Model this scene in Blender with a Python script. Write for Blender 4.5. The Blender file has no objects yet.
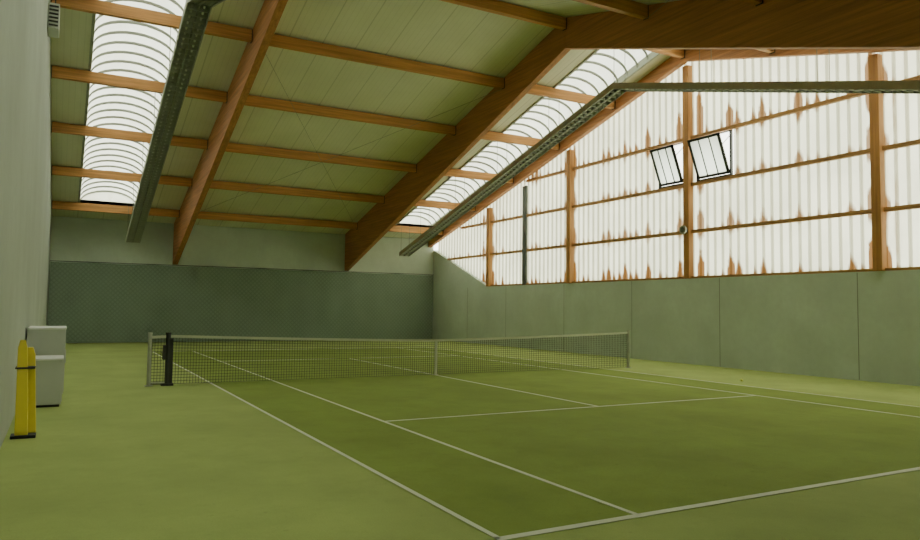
import bpy, bmesh, math, random
import numpy as np
from mathutils import Matrix, Vector
random.seed(4)
C=bpy.context.scene.collection
XL,XR,YF,YN=-8.98,9.46,19.09,-19.0
YR=0.35; ZR=10.36; SL=0.26
X2,X3=4.42,-3.92
def zr(y): return ZR-SL*abs(y-YR)

# ---------------- materials ----------------
class N:
    def __init__(s,name):
        s.m=bpy.data.materials.new(name); s.m.use_nodes=True; s.t=s.m.node_tree
        s.b=s.t.nodes['Principled BSDF']; s.out=s.t.nodes['Material Output']
        s.tc=s.t.nodes.new('ShaderNodeTexCoord')
    def n(s,t,**k):
        x=s.t.nodes.new(t)
        for a,b in k.items(): setattr(x,a,b)
        return x
    def l(s,a,b): s.t.links.new(a,b)
    def setin(s,node,i,v):
        if isinstance(v,bpy.types.NodeSocket): s.l(v,node.inputs[i])
        else: node.inputs[i].default_value=v
    def math(s,op,a,b=0.0,c=0.0,clamp=False):
        x=s.n('ShaderNodeMath',operation=op,use_clamp=clamp)
        s.setin(x,0,a); s.setin(x,1,b); s.setin(x,2,c); return x.outputs[0]
    def noise(s,scale,vec=None,detail=4,rough=.55,sc=(1,1,1)):
        mp=s.n('ShaderNodeMapping'); s.l(vec or s.tc.outputs['Object'],mp.inputs[0]); mp.inputs['Scale'].default_value=sc
        x=s.n('ShaderNodeTexNoise'); s.l(mp.outputs[0],x.inputs['Vector']); x.inputs['Scale'].default_value=scale
        x.inputs['Detail'].default_value=detail; x.inputs['Roughness'].default_value=rough
        return x.outputs['Fac']
    def mix(s,f,a,b):
        x=s.n('ShaderNodeMix',data_type='RGBA'); s.setin(x,0,f)
        for i,v in ((6,a),(7,b)):
            if isinstance(v,bpy.types.NodeSocket): s.l(v,x.inputs[i])
            else: x.inputs[i].default_value=(*v,1)
        return x.outputs[2]
    def ramp(s,f,a,b):
        x=s.n('ShaderNodeMapRange',clamp=True); s.setin(x,0,f); x.inputs[1].default_value=a; x.inputs[2].default_value=b
        return x.outputs[0]
    def xyz(s):
        x=s.n('ShaderNodeSeparateXYZ'); s.l(s.tc.outputs['Object'],x.inputs[0]); return x.outputs
    def bump(s,h,st=.3,d=.02):
        x=s.n('ShaderNodeBump'); x.inputs['Strength'].default_value=st; x.inputs['Distance'].default_value=d
        s.l(h,x.inputs['Height']); s.l(x.outputs[0],s.b.inputs['Normal'])
    def base(s,c,rough=.8,metal=0.):
        s.setin(s.b,'Base Color',c if isinstance(c,bpy.types.NodeSocket) else (*c,1))
        s.b.inputs['Roughness'].default_value=rough; s.b.inputs['Metallic'].default_value=metal
        return s.m
def simple(name,c,rough=.6,metal=0.,var=.15,scale=6):
    k=N(name); f=k.noise(scale)
    d=tuple(v*(1-var) for v in c); e=tuple(min(1,v*(1+var)) for v in c)
    return k.base(k.mix(f,d,e),rough,metal)

def concrete(name,c,jy=None,axis=1):
    k=N(name); f1=k.noise(.5,detail=5); f2=k.noise(6,detail=6,rough=.7); f3=k.noise(1.5,sc=(1,1,.15) ,detail=3)
    d=tuple(v*.88 for v in c); e=tuple(v*1.1 for v in c)
    col=k.mix(k.ramp(f1,.3,.7),d,e)
    col=k.mix(k.math('MULTIPLY',k.ramp(f2,.35,.75),.3),col,tuple(v*.75 for v in c))
    col=k.mix(k.math('MULTIPLY',k.ramp(f3,.5,.8),.25),col,tuple(v*.8 for v in c))
    k.bump(f2,.35,.01)
    return k.base(col,.9)
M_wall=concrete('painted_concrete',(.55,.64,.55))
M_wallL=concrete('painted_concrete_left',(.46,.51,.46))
M_joint=simple('joint_sealant',(.26,.30,.24),.9)
def wood(name,c,ax):
    k=N(name); sc=[14,14,14]; sc[ax]=.5
    f=k.noise(1.0,sc=tuple(sc),detail=5,rough=.6); g=k.noise(.35)
    col=k.mix(k.ramp(f,.3,.7),tuple(v*.66 for v in c),tuple(v*1.22 for v in c))
    col=k.mix(k.math('MULTIPLY',k.ramp(g,.4,.7),.3),col,tuple(v*.65 for v in c))
    return k.base(col,.6)
M_woodX=wood('larch_purlin',(.62,.30,.10),0)
M_woodY=wood('glulam_rafter',(.52,.23,.09),1)
M_woodZ=wood('timber_post',(.50,.24,.075),2)
# carpet
def carpet(name,c):
    k=N(name); f=k.noise(.6,detail=5,rough=.6); g=k.noise(70,detail=3,rough=.7); h=k.noise(.9,sc=(1,.12,1),detail=3); q=k.noise(1.6,detail=7,rough=.75); dd=k.noise(9,detail=3,rough=.6)
    col=k.mix(k.ramp(f,.3,.7),tuple(v*.86 for v in c),tuple(v*1.12 for v in c))
    col=k.mix(k.math('MULTIPLY',k.ramp(g,.35,.7),.35),col,tuple(v*.6 for v in c))
    col=k.mix(k.math('MULTIPLY',k.ramp(h,.5,.75),.25),col,tuple(v*1.3 for v in c))
    col=k.mix(k.math('MULTIPLY',k.ramp(q,.48,.68),.38),col,tuple(v*.70 for v in c))
    col=k.mix(k.math('MULTIPLY',k.ramp(dd,.66,.74),.30),col,tuple(v*.5 for v in c))
    k.bump(g,.5,.006)
    return k.base(col,.95)
M_out=carpet('carpet_light_green',(.39,.485,.15))
M_in=carpet('carpet_court_green',(.26,.35,.062))
M_line=simple('court_line_white',(.78,.82,.66),.9,var=.12,scale=3)
# ceiling
k=N('roof_panel_sage'); X=k.xyz()
fr=k.math('FRACT',k.math('MULTIPLY',X[0],1.0)); jl=k.math('LESS_THAN',fr,.035)
fr2=k.math('FRACT',k.math('MULTIPLY',X[0],6.0)); rib=k.math('LESS_THAN',fr2,.12)
g=k.noise(.5,detail=4)
col=k.mix(k.ramp(g,.3,.7),(.67,.68,.50),(.76,.77,.59))
col=k.mix(k.math('MULTIPLY',rib,.13),col,(.3,.32,.2)); col=k.mix(k.math('MULTIPLY',jl,.3),col,(.25,.27,.16))
M_ceil=k.base(col,.6)
# translucent sheets
def sheet(name,stains,c=(.82,.83,.67)):
    k=N(name); X=k.xyz()
    g=k.noise(.7,detail=4); col=k.mix(k.ramp(g,.3,.75),c,tuple(v*.78 for v in c))
    st=k.noise(3,sc=(1,1,.25),detail=4); col=k.mix(k.math('MULTIPLY',k.ramp(st,.5,.8),.35),col,(.60,.58,.43))
    if stains:
        u=k.math('MULTIPLY',k.math('ADD',X[1],18.6),1/.3)
        ph=k.math('FRACT',u); idx=k.math('FLOOR',u)
        wn=k.n('ShaderNodeTexWhiteNoise',noise_dimensions='1D'); k.l(idx,wn.inputs['W']); rnd=wn.outputs['Value']
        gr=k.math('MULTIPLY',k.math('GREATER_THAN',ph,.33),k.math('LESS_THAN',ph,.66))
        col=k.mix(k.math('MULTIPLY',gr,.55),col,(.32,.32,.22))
        centre=k.math('ABSOLUTE',k.math('SUBTRACT',ph,.5))
        big=k.noise(.33,sc=(1,1,.2)); wob=k.noise(2.5,detail=3)
        post=k.math('ABSOLUTE',k.math('SUBTRACT',k.math('FRACT',k.math('ADD',k.math('DIVIDE',k.math('SUBTRACT',X[1],.5),6.3),20.5)),.5))
        near=k.ramp(k.math('MULTIPLY',post,-1.0),-.16,-.04)
        for z0,h,am in stains:
            for sg,hs in ((1,1.),(-1,.55)):
                dz=k.math('MULTIPLY',k.math('SUBTRACT',X[2],z0),sg)
                amt=k.math('ADD',k.math('ADD',k.ramp(big,.40,.62),k.math('MULTIPLY',near,.8)),.42)
                hh=k.math('MULTIPLY',k.math('MULTIPLY',amt,k.math('POWER',rnd,1.1)),h*hs)
                hh=k.math('MULTIPLY',hh,k.math('ADD',k.math('MULTIPLY',wob,.9),.5))
                hh=k.math('SUBTRACT',hh,k.math('MULTIPLY',centre,h*hs*1.1))
                m=k.math('MULTIPLY',k.ramp(k.math('SUBTRACT',k.math('ADD',hh,.04),dz),-.02,.22),k.math('GREATER_THAN',dz,-.02))
                col=k.mix(k.math('MULTIPLY',m,am),col,(.15,.062,.010))
        t=k.noise(1.3,sc=(1,2.5,.5),detail=4)
        m=k.math('MULTIPLY',k.ramp(k.math('MULTIPLY',post,-1.0),-.12,-.03),k.ramp(t,.45,.62))
        col=k.mix(k.math('MULTIPLY',m,k.math('MULTIPLY',k.ramp(centre,.36,.0),.85)),col,(.20,.085,.012))
    tr=k.n('ShaderNodeBsdfTranslucent'); k.l(col,tr.inputs[0])
    df=k.n('ShaderNodeBsdfDiffuse'); k.l(col,df.inputs[0])
    mx=k.n('ShaderNodeMixShader'); mx.inputs[0].default_value=.45; k.l(tr.outputs[0],mx.inputs[1]); k.l(df.outputs[0],mx.inputs[2])
    k.l(mx.outputs[0],k.out.inputs['Surface'])
    return k.m
M_sheet=sheet('corrugated_polycarbonate',[(2.8,.7,.95),(4.36,.5,.85),(5.91,.45,.85),(7.46,.8,.9)])
M_sky=sheet('skylight_polycarbonate',None,(.88,.91,.83))
M_metal=simple('dark_steel',(.05,.055,.05),.5,.6)
M_wire=simple('bracing_steel',(.26,.27,.2),.6,.2)
M_duct=simple('duct_grey',(.11,.13,.12),.5,.2)
M_alu=simple('aluminium',(.45,.47,.42),.45,.7)
M_rib=simple('rib_grey',(.24,.26,.21),.6)
M_trough=simple('reflector_grey',(.19,.21,.155),.5,.0)
M_trough2=simple('reflector_edge',(.34,.37,.29),.5,.0)
M_tube=simple('fluorescent_tube_off',(.55,.57,.5),.4)
M_netc=simple('net_cord',(.11,.125,.08),.8)
M_tape=simple('net_tape',(.56,.59,.47),.8)
M_black=simple('black_rubber',(.03,.033,.03),.6)
M_yel=simple('yellow_plastic',(.88,.72,.10),.4,var=.08)
M_cab=simple('grey_plastic',(.52,.55,.50),.5,var=.06)
M_cab2=simple('grey_plastic_light',(.78,.80,.77),.5,var=.06)
k=N('window_pane_clear'); tr=k.n('ShaderNodeBsdfTranslucent'); tr.inputs[0].default_value=(.7,.74,.7,1)
tp=k.n('ShaderNodeBsdfTransparent'); tp.inputs[0].default_value=(.8,.82,.78,1); mx=k.n('ShaderNodeMixShader'); mx.inputs[0].default_value=.2
k.l(tr.outputs[0],mx.inputs[1]); k.l(tp.outputs[0],mx.inputs[2]); k.l(mx.outputs[0],k.out.inputs['Surface']); M_pane=k.m
# backdrop netting
k=N('backdrop_netting'); X=k.xyz()
a=k.math('FRACT',k.math('MULTIPLY',k.math('ADD',X[0],X[2]),5.0)); b=k.math('FRACT',k.math('MULTIPLY',k.math('SUBTRACT',X[0],X[2]),5.0))
m=k.math('MAXIMUM',k.math('LESS_THAN',a,.3),k.math('LESS_THAN',b,.3))
g=k.noise(.8,detail=4)
col=k.mix(m,(.235,.31,.245),(.19,.255,.20)); col=k.mix(k.math('MULTIPLY',k.ramp(g,.35,.7),.5),col,(.255,.33,.26))
M_netting=k.base(col,.95)

# ---------------- mesh helpers ----------------
class B:
    def __init__(s): s.v=[];s.f=[];s.mi=[]
    def quad(s,a,b,c,d,mi=0):
        n=len(s.v); s.v+=[a,b,c,d]; s.f.append((n,n+1,n+2,n+3)); s.mi.append(mi)
    def box(s,x0,x1,y0,y1,z0,z1,mi=0):
        s.hexa([(x0,y0,z0),(x1,y0,z0),(x1,y1,z0),(x0,y1,z0),(x0,y0,z1),(x1,y0,z1),(x1,y1,z1),(x0,y1,z1)],mi)
    def hexa(s,p,mi=0):
        n=len(s.v); s.v+=list(p)
        for f in ((0,3,2,1),(4,5,6,7),(0,1,5,4),(1,2,6,5),(2,3,7,6),(3,0,4,7)):
            s.f.append(tuple(n+i for i in f)); s.mi.append(mi)
    def prismx(s,poly,x0,x1,mi=0):
        n=len(s.v); m=len(poly)
        s.v+=[(x0,y,z) for y,z in poly]+[(x1,y,z) for y,z in poly]
        s.f.append(tuple(range(n,n+m))); s.f.append(tuple(range(n+2*m-1,n+m-1,-1))); s.mi+=[mi,mi]
        for i in range(m):
            j=(i+1)%m; s.f.append((n+i,n+m+i,n+m+j,n+j)); s.mi.append(mi)
    def rod(s,a,b,r,mi=0,seg=8):
        a=Vector(a);b=Vector(b);d=(b-a).normalized(); u=d.orthogonal().normalized(); w=d.cross(u); n=len(s.v)
        for p in (a,b):
            for i in range(seg):
                t=2*math.pi*i/seg; s.v.append(tuple(p+u*r*math.cos(t)+w*r*math.sin(t)))
        for i in range(seg):
            j=(i+1)%seg; s.f.append((n+i,n+j,n+seg+j,n+seg+i)); s.mi.append(mi)
        s.f.append(tuple(range(n+seg-1,n-1,-1))); s.f.append(tuple(range(n+seg,n+2*seg))); s.mi+=[mi,mi]
    def obj(s,name,mats,parent=None,bevel=0,smooth=False,fix=True):
        me=bpy.data.meshes.new(name); me.from_pydata([tuple(v) for v in s.v],[],s.f)
        for m in (mats if isinstance(mats,(list,tuple)) else [mats]): me.materials.append(m)
        for p,i in zip(me.polygons,s.mi): p.material_index=i; p.use_smooth=smooth
        if fix:
            bm=bmesh.new(); bm.from_mesh(me); bmesh.ops.recalc_face_normals(bm,faces=bm.faces); bm.to_mesh(me); bm.free()
        o=bpy.data.objects.new(name,me); C.objects.link(o)
        if parent: o.parent=parent
        if bevel:
            md=o.modifiers.new('b','BEVEL'); md.width=bevel; md.segments=2; md.limit_method='ANGLE'
        return o
def empty(name):
    o=bpy.data.objects.new(name,None); C.objects.link(o); return o

# ---------------- floor & court ----------------
b=B(); b.box(XL-.3,XR+.3,YN-.3,YF+.3,-.2,0); b.obj('floor',M_out)
ct=empty('tennis_court')
b=B(); b.box(-5.485,5.485,-11.885,11.885,0,.004); b.obj('court_surface',M_in,ct)
b=B(); Z0,Z1=.004,.008; w=.05
def ln(x0,x1,y0,y1): b.box(x0,x1,y0,y1,Z0,Z1)
for x in (-5.485,-4.115,4.115,5.485): ln(x-w/2,x+w/2,-11.885,11.885)
for y in (-11.885,11.885): ln(-5.51,5.51,y-.04,y+.04)
for y in (-6.4,6.4): ln(-4.09,4.09,y-w/2,y+w/2)
ln(-w/2,w/2,-6.375,6.375)
b.obj('court_lines',M_line,ct)

# ---------------- walls ----------------
b=B()
b.box(XL,XR,YF,YF+.3,0,zr(YF)-.02)
b.obj('wall_far',M_wall)
b=B()
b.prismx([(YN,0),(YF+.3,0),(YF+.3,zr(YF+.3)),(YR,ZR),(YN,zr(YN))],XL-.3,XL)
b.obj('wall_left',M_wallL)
b=B(); ZW=2.77
b.prismx([(YN,0),(YF+.3,0),(YF+.3,4.9),(YF,4.9),(13.25,ZW),(YN,ZW)],XR,XR+.3)
wr=b.obj('wall_right',M_wall)
b=B(); 
for yy in (-15.,-11.2,-7.4,-5.2,-.75,3.2,7.2,11.6,15.2): b.box(XR-.004,XR+.001,yy-.012,yy+.012,.02,ZW-.02)
b.obj('trim_1',M_joint)
b=B(); b.box(XL,XR,YN-.3,YN,0,zr(YN)); b.obj('wall_near',M_wall)
# netting backdrop with soft folds
b=B(); nx=160
for i in range(nx):
    xa=XL+.05+(XR-XL-.1)*i/nx; xb=XL+.05+(XR-XL-.1)*(i+1)/nx
    fa=YF-.12+.015*math.sin(xa*5)+.012*math.sin(xa*2.1); fb=YF-.12+.015*math.sin(xb*5)+.012*math.sin(xb*2.1)
    sa=3.52-.04*abs(math.sin(xa*1.3)); sb=3.52-.04*abs(math.sin(xb*1.3))
    b.quad((xa,fa,.02),(xb,fb,.02),(xb,fb,sb),(xa,fa,sa))
nb=empty('backdrop_net'); b.obj('netting',M_netting,nb,smooth=True,fix=False)
b=B(); b.rod((XL+.03,YF-.1,3.53),(XR-.03,YF-.1,3.53),.012); b.obj('top_cable',M_metal,nb)

# ---------------- roof ----------------
SKY=[(-7.98,-5.75),(6.38,8.55)]
YE=17.45
b=B()
def slab(x0,x1,ya,yb):
    b.hexa([(x0,ya,zr(ya)),(x1,ya,zr(ya)),(x1,yb,zr(yb)),(x0,yb,zr(yb)),(x0,ya,zr(ya)+.15),(x1,ya,zr(ya)+.15),(x1,yb,zr(yb)+.15),(x0,yb,zr(yb)+.15)])
for s in (1,-1):
    e=YR+s*19.7
    for x0,x1 in ((XL-.3,SKY[0][0]),(SKY[0][1],SKY[1][0]),(SKY[1][1],XR+.3)): slab(x0,x1,YR,e)
    for x0,x1 in SKY: slab(x0,x1,YR+s*(YE-YR),e)
b.obj('ceiling',M_ceil)
# skylights
for x0,x1 in SKY:
    E=empty('barrel_skylight'); xc=(x0+x1)/2; R=(x1-x0)/2; rise=.55
    b=B(); NS=14
    def arc(i,off=0): 
        t=math.pi*i/NS; return (xc-R*math.cos(t)*(1-off), .1+rise*math.sin(t)-off)
    for s in (1,-1):
        for j in range(24):
            ya=YR+s*(YE-YR)*j/24; yb=YR+s*(YE-YR)*(j+1)/24
            for i in range(NS):
                xa,ha=arc(i); xb,hb=arc(i+1)
                b.quad((xa,ya,zr(ya)+ha),(xb,ya,zr(ya)+hb),(xb,yb,zr(yb)+hb),(xa,yb,zr(yb)+ha))
        ye=YR+s*(YE-YR)
        for i in range(NS):
            xa,ha=arc(i); xb,hb=arc(i+1); b.quad((xa,ye,zr(ye)+ha),(xb,ye,zr(ye)+hb),(xb,ye,zr(ye)),(xa,ye,zr(ye)))
    b.obj('vault_sheet',M_sky,E,smooth=True,fix=False)
    b=B()
    for s in (1,-1):
        nr=34
        for j in range(nr+1):
            y=YR+s*(YE-YR)*j/nr
            for i in range(NS):
                xa,ha=arc(i,.03); xb,hb=arc(i+1,.03)
                t=.03
                b.hexa([(xa,y-t,zr(y)+ha-.07),(xb,y-t,zr(y)+hb-.07),(xb,y+t,zr(y)+hb-.07),(xa,y+t,zr(y)+ha-.07),(xa,y-t,zr(y)+ha),(xb,y-t,zr(y)+hb),(xb,y+t,zr(y)+hb),(xa,y+t,zr(y)+ha)])
    b.obj('vault_ribs',M_rib,E)
    b=B()
    for xk in (x0,x1):
        for s in (1,-1):
            e=YR+s*(YE-YR); xa,xb=(xk-.04,xk+.04)
            b.hexa([(xa,YR,ZR-.04),(xb,YR,ZR-.04),(xb,e,zr(e)-.04),(xa,e,zr(e)-.04),(xa,YR,ZR+.2),(xb,YR,ZR+.2),(xb,e,zr(e)+.2),(xa,e,zr(e)+.2)])
    b.obj('kerb',M_trough2,E)
# rafters
def rafter(x,wd,ztop_gap,bot,ends=(18.73,-19.34)):
    b=B()
    for d in ends:
        e=YR+d; zb=bot[0]-(bot[0]-bot[1])*abs(d)/18.45
        b.prismx([(YR,ZR-ztop_gap),(e,zr(e)-ztop_gap),(e,zb),(YR,bot[0])],x-wd/2,x+wd/2)
    return b
rafter(X2,.22,.01,(9.42,3.65)).obj('glulam_rafter',M_woodY,bevel=.01)
rafter(X3,.22,.01,(9.42,3.65)).obj('glulam_rafter.001',M_woodY,bevel=.01)
rafter(XR-.24,.2,.01,(9.9,zr(18.8)-.45)).obj('gable_rafter',M_woodY)
# purlins
segs=[(XL+.02,X3-.12),(X3+.12,X2-.12),(X2+.12,XR-.36)]
for i in range(6):
    for s in ((1,) if i==0 else (1,-1)):
        y=YR+s*(i*3.4)
        b=B()
        for xa,xb in segs:
            zt=zr(y)-.02-(.02 if i else .03); b.box(xa,xb,y-.08,y+.08,zt-.32,zt)
            for xe,d in ((xa,1),(xb,-1)): b.box(min(xe,xe+d*.02),max(xe,xe+d*.02),y-.09,y+.09,zt-.34,zt,1)
        b.obj('purlin',[M_woodX,M_metal])
# wire bracing
b=B()
def rp(x,y,dz=.2): return (x,y,zr(y)-dz)
for s in (1,-1):
    ya=YR+s*3.4; yb=YR+s*17.0
    b.rod(rp(X3+.12,ya,.37),rp(X2-.12,yb,.37),.006); b.rod(rp(X3+.12,yb,.37),rp(X2-.12,ya,.37),.006)
b.obj('bracing_wires',M_wire)
# lighting troughs
for xc in (-5.95,6.4):
    E=empty('light_trough'); b=B(); c=B(); HW=.26
    def zt(y): return 8.55-.266*abs(y-YR)
    for s in (1,-1):
        e=YR+s*15.9
        def bar(x0,x1,h0,h1,mi=0,bb=b):
            bb.hexa([(x0,YR,zt(YR)+h0),(x1,YR,zt(YR)+h0),(x1,e,zt(e)+h0),(x0,e,zt(e)+h0),(x0,YR,zt(YR)+h1),(x1,YR,zt(YR)+h1),(x1,e,zt(e)+h1),(x0,e,zt(e)+h1)],mi)
        bar(xc-HW,xc+HW,.10,.13); bar(xc-HW-.01,xc-HW+.01,-.06,.13,1); bar(xc+HW-.01,xc+HW+.01,-.06,.13,1); bar(xc-.02,xc+.02,-.04,.1,0)
        bar(xc-.15,xc-.11,.02,.06,0,c); bar(xc+.11,xc+.15,.02,.06,0,c)
        n=72
        for j in range(n+1):
            y=YR+s*15.9*j/n; b.box(xc-HW,xc+HW,y-.008,y+.008,zt(y)-.05,zt(y)+.1,1)
        for j in range(0,6):
            y=YR+s*min(3.4*j,15.8)
            for dx in (-.22,.22): b.rod((xc+dx,y,zt(y)+.12),(xc+dx,y,zr(y)-.36),.008)
    b.obj('louvre_housing',[M_trough,M_trough2],E); c.obj('tubes',M_tube,E)

# ---------------- gable glazing ----------------
COL=[13.1,6.8,.5,-5.8,-12.1]
PX=XR+.18
WIN=[(.78,1.95),(-1.15,.24)]
b=B(); y=-18.6; per=.30
def col_at(y):
    zt_=zr(y)-.02
    zb=ZW if y<13.25 else ZW+(y-13.25)*(4.9-ZW)/(YF-13.25)
    return zb+.005,zt_
prof=[(0,0),(.10,0),(.125,.05),(.175,.05),(.20,0)]
ys=[]
while y<18.9:
    for dy,dx in prof: ys.append((y+dy,dx))
    y+=per
for (ya,da),(yb,db) in zip(ys,ys[1:]):
    za0,za1=col_at(ya); zb0,zb1=col_at(yb); ym=(ya+yb)/2
    hole=any(a<ym<c for a,c in WIN)
    xa,xb=PX-da,PX-db
    if hole:
        b.quad((xa,ya,za0),(xb,yb,zb0),(xb,yb,5.93),(xa,ya,5.93)); b.quad((xa,ya,7.38),(xb,yb,7.38),(xb,yb,zb1),(xa,ya,za1))
    else: b.quad((xa,ya,za0),(xb,yb,zb0),(xb,yb,zb1),(xa,ya,za1))
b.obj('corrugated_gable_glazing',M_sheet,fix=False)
fr=empty('gable_timber_frame')
b=B()
for y in COL:
    z0=ZW; b.box(XR-.12,XR+.1,y-.12,y+.12,z0,zr(y)-.5)
b.obj('columns',M_woodZ,fr,bevel=.01)
k_w=wood('timber_rail',(.44,.23,.08),1)
b=B()
for z in (4.3,5.85,7.4):
    yl=YR+(ZR-.45-z)/SL; ylo=max(-18.8,YR-(ZR-.45-z)/SL)
    yl=min(yl,13.25+(z-ZW)/(4.9-ZW)*(YF-13.25)) if z<4.9 else min(yl,18.8)
    b.box(XR+.0,XR+.12,ylo,yl,z-.055,z+.055)
b.box(XR+.0,XR+.12,-18.8,13.2,ZW,ZW+.07)
b.obj('rails',k_w,fr)
b=B(); b.box(XR-.02,XR+.08,9.97,10.28,ZW+.01,zr(10.2)-.6); b.obj('downpipe_duct',M_duct,fr,bevel=.02)
# loudspeaker on the column
b=B(); b.rod((XR-.28,.5,4.35),(XR-.22,.5,4.35),.14,0,20); b.rod((XR-.22,.5,4.35),(XR-.13,.5,4.35),.09,1,16); b.rod((XR-.29,.5,4.35),(XR-.28,.5,4.35),.09,1,20)
b.obj('loudspeaker',[M_alu,M_duct],fr)
# windows tilted inward
for wi,(ya,yb) in enumerate(WIN):
    E=empty('window_%d'%(wi+1)); z0,z1=5.95,7.36
    b=B()
    for (p,q,r_,t_) in ((ya,yb,z0-.03,z0+.03),(ya,yb,z1-.03,z1+.03),(ya,ya+.05,z0,z1),(yb-.05,yb,z0,z1)):
        b.box(XR+.1,XR+.2,p,q,r_,t_)
    b.obj('frame',M_metal,E)
    b=B(); c=B(); H=z1-z0-.1; W=yb-ya-.12; t=math.radians(21)
    def P(u,v,w_):
        return (XR+.12-math.sin(t)*v+math.cos(t)*w_, ya+.06+u, z0+.05+math.cos(t)*v+math.sin(t)*w_)
    def sb(u0,u1,v0,v1,w0,w1,bb):
        bb.hexa([P(u0,v0,w0),P(u1,v0,w0),P(u1,v0,w1),P(u0,v0,w1),P(u0,v1,w0),P(u1,v1,w0),P(u1,v1,w1),P(u0,v1,w1)])
    f=.08
    sb(0,W,0,f,-.03,.03,b); sb(0,W,H-f,H,-.03,.03,b); sb(0,f,0,H,-.03,.03,b); sb(W-f,W,0,H,-.03,.03,b)
    for kx in (1,2): sb(W*kx/3-.015,W*kx/3+.015,f,H-f,-.02,.02,b)
    sb(f,W-f,f,H-f,-.004,.004,c)
    b.rod(P(.02,H*.7,0),(XR+.14,ya+.08,z0+.05+H*.9),.012); b.rod(P(W-.02,H*.7,0),(XR+.14,yb-.08,z0+.05+H*.9),.012)
    b.obj('sash',M_metal,E); c.obj('pane',M_pane,E)
# wall heater top left
b=B(); b.box(XL+.01,XL+.24,2.6,3.3,8.15,8.75); 
for i in range(6): b.box(XL+.03,XL+.22,2.57,2.6,8.2+i*.09,8.24+i*.09,1)
b.rod((XL+.14,2.95,8.75),(XL+.14,2.95,9.4),.015,1)
b.obj('wall_heater',[M_cab,M_black],bevel=.01)

# ---------------- tennis net ----------------
E=empty('tennis_net')
def top(x):
    if x<-6.4: return 1.05
    return .914+(1.07-.914)*abs(x/6.4)**1.35
b=B(); sp=.06; r=.004; x=-6.72
while x<6.38:
    b.box(x-r,x+r,-r,r,.03,top(x)-.02); x+=sp
nz=16; xs=[-6.72+i*.4 for i in range(33)]+[6.38]
for j in range(nz+1):
    f=j/nz
    for xa,xb in zip(xs,xs[1:]):
        za=.03+(top(xa)-.05)*f; zb=.03+(top(xb)-.05)*f
        b.hexa([(xa,-r,za-r),(xb,-r,zb-r),(xb,r,zb-r),(xa,r,za-r),(xa,-r,za+r),(xb,-r,zb+r),(xb,r,zb+r),(xa,r,za+r)])
b.obj('netting',M_netc,E,fix=False)
b=B()
for xa,xb in zip(xs,xs[1:]):
    za,zb=top(xa),top(xb)
    b.hexa([(xa,-.012,za-.055),(xb,-.012,zb-.055),(xb,.012,zb-.055),(xa,.012,za-.055),(xa,-.012,za),(xb,-.012,zb),(xb,.012,zb),(xa,.012,za)])
b.box(-.03,.03,-.016,.016,.012,.915)
b.box(-.06,.06,-.05,.05,.010,.02)
b.obj('headband_and_strap',M_tape,E)
for px,mat,rr in ((-6.4,M_black,.05),(6.42,M_alu,.045),(-6.76,M_alu,.04)):
    q=B()
    q.rod((px,0,0.001),(px,0,1.09),rr,0,20); q.rod((px,0,1.09),(px,0,1.12),rr*1.15,0,20); q.rod((px,0,0.001),(px,0,.02),rr*2.1,0,20)
    if px==-6.4:
        q.box(px-.10,px-.04,-.06,.06,.55,.85); q.rod((px-.12,-.02,.7),(px-.12,-.22,.7),.012); q.rod((px-.12,-.22,.7),(px-.12,-.22,.58),.014)
        q.box(px-.12,px+.12,-.1,.1,.001,.05); q.box(px+.03,px+.10,-.04,.04,.05,1.0)
    if px==-6.76:
        q.rod((px,0,.06),(px+.36,0,.06),.02); 
    q.obj('net_post',mat,E)

# ---------------- side objects ----------------
E=empty('storage_cabinet')
def cabinet(E,x0,x1,y0,y1,h):
    q=B(); q.box(x0,x1,y0,y1,.04,h-.03); q.box(x0+.02,x1-.02,y0+.02,y1-.02,0,.04,1); q.obj('body',[M_cab,M_black],E,bevel=.004)
    q=B(); q.box(x0-.0,x1+.02,y0-.02,y1+.02,h-.03,h); q.obj('lid',M_cab2,E,bevel=.004)
    q=B(); ym=(y0+y1)/2
    for ya_,yb_ in ((y0+.03,ym-.008),(ym+.008,y1-.03)):
        q.box(x1,x1+.012,ya_,yb_,.08,h-.06)
    for yh in (ym-.06,ym+.04): q.box(x1+.012,x1+.03,yh,yh+.02,h*.45,h*.65)
    q.obj('doors',M_cab,E,bevel=.003)
cabinet(E,XL+.03,-8.37,-2.75,-1.9,.80)
E=empty('storage_cabinet.001'); cabinet(E,XL+.03,-8.34,-1.2,.1,1.26)
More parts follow.
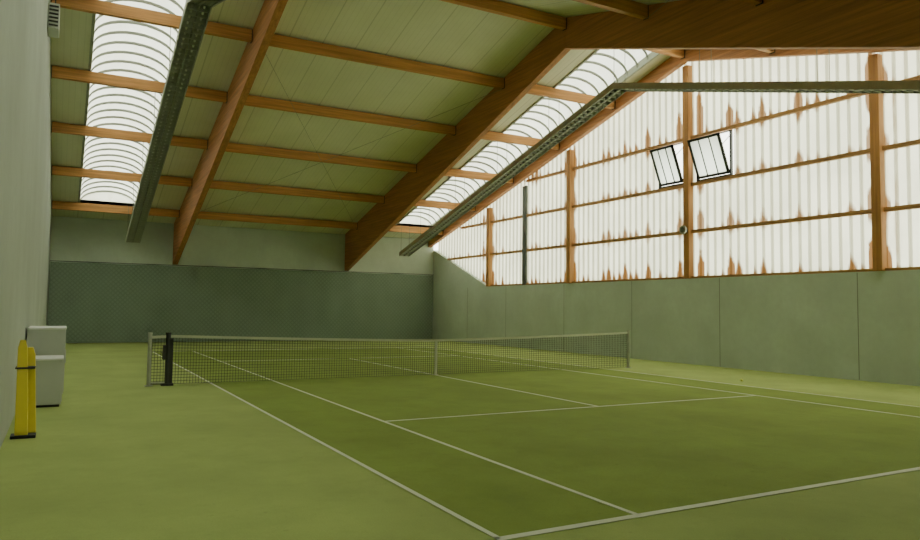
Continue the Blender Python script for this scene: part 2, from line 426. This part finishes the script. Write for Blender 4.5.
# folded yellow caution boards leaning by the wall
E=empty('folding_caution_sign')
for i,(yy,xo,hh) in enumerate(((-5.78,.15,1.24),(-5.62,.235,1.14))):
    q=B()
    pts_=[(-.075,.04),(.075,.04),(.055,hh-.1),(.03,hh),(-.03,hh),(-.055,hh-.1)]
    fr_=[(XL+xo+p+.03*(1-h/hh), yy+.05*h, h) for p,h in pts_]; bk=[(a,y2+.035,h) for a,y2,h in fr_]
    q.v+=fr_+bk; m=len(pts_); q.f.append(tuple(range(m))); q.f.append(tuple(range(2*m-1,m-1,-1))); q.mi+=[0,0]
    for a in range(m):
        c_=(a+1)%m; q.f.append((a,m+a,m+c_,c_)); q.mi.append(0)
    q.obj('board_%d'%(i+1),M_yel,E,bevel=.01)
q=B(); q.box(XL+.08,XL+.30,-5.745,-5.54,.87,.895); q.box(XL+.06,XL+.34,-5.80,-5.56,.0,.04)
q.obj('strap_and_feet',M_black,E,bevel=.006)
# tennis ball
bm=bmesh.new(); bmesh.ops.create_uvsphere(bm,u_segments=20,v_segments=12,radius=.034); me=bpy.data.meshes.new('tennis_ball'); bm.to_mesh(me); bm.free()
o=bpy.data.objects.new('tennis_ball',me); C.objects.link(o); o.location=(6.3,-4.2,.034); me.materials.append(simple('felt_yellow',(.75,.8,.2),.9))

# ---------------- light ----------------
W=bpy.data.worlds.new('sky'); bpy.context.scene.world=W; W.use_nodes=True; nt=W.node_tree
bg=nt.nodes['Background']; bg.inputs[0].default_value=(1.0,1.0,.87,1); bg.inputs[1].default_value=6.2

# ---------------- camera ----------------
f,yaw,pitch,roll,cx,cy,cz,ppy=722.1,.5016,.05977,.01233,-8.403,-16.54,1.715,-5.055
F=Vector((math.sin(yaw)*math.cos(pitch),math.cos(yaw)*math.cos(pitch),math.sin(pitch)))
r=Vector((math.cos(yaw),-math.sin(yaw),0)); u=r.cross(F)
r2=r*math.cos(roll)+u*math.sin(roll); u2=-r*math.sin(roll)+u*math.cos(roll)
cam=bpy.data.cameras.new('camera'); co=bpy.data.objects.new('camera',cam); C.objects.link(co)
m=Matrix.Identity(4)
for i in range(3): m[i][0]=r2[i];m[i][1]=u2[i];m[i][2]=-F[i]
m[0][3],m[1][3],m[2][3]=cx,cy,cz
co.matrix_world=m; cam.sensor_width=36; cam.lens=f*36/920; cam.shift_y=ppy/920; cam.clip_start=.05; cam.clip_end=300
bpy.context.scene.camera=co
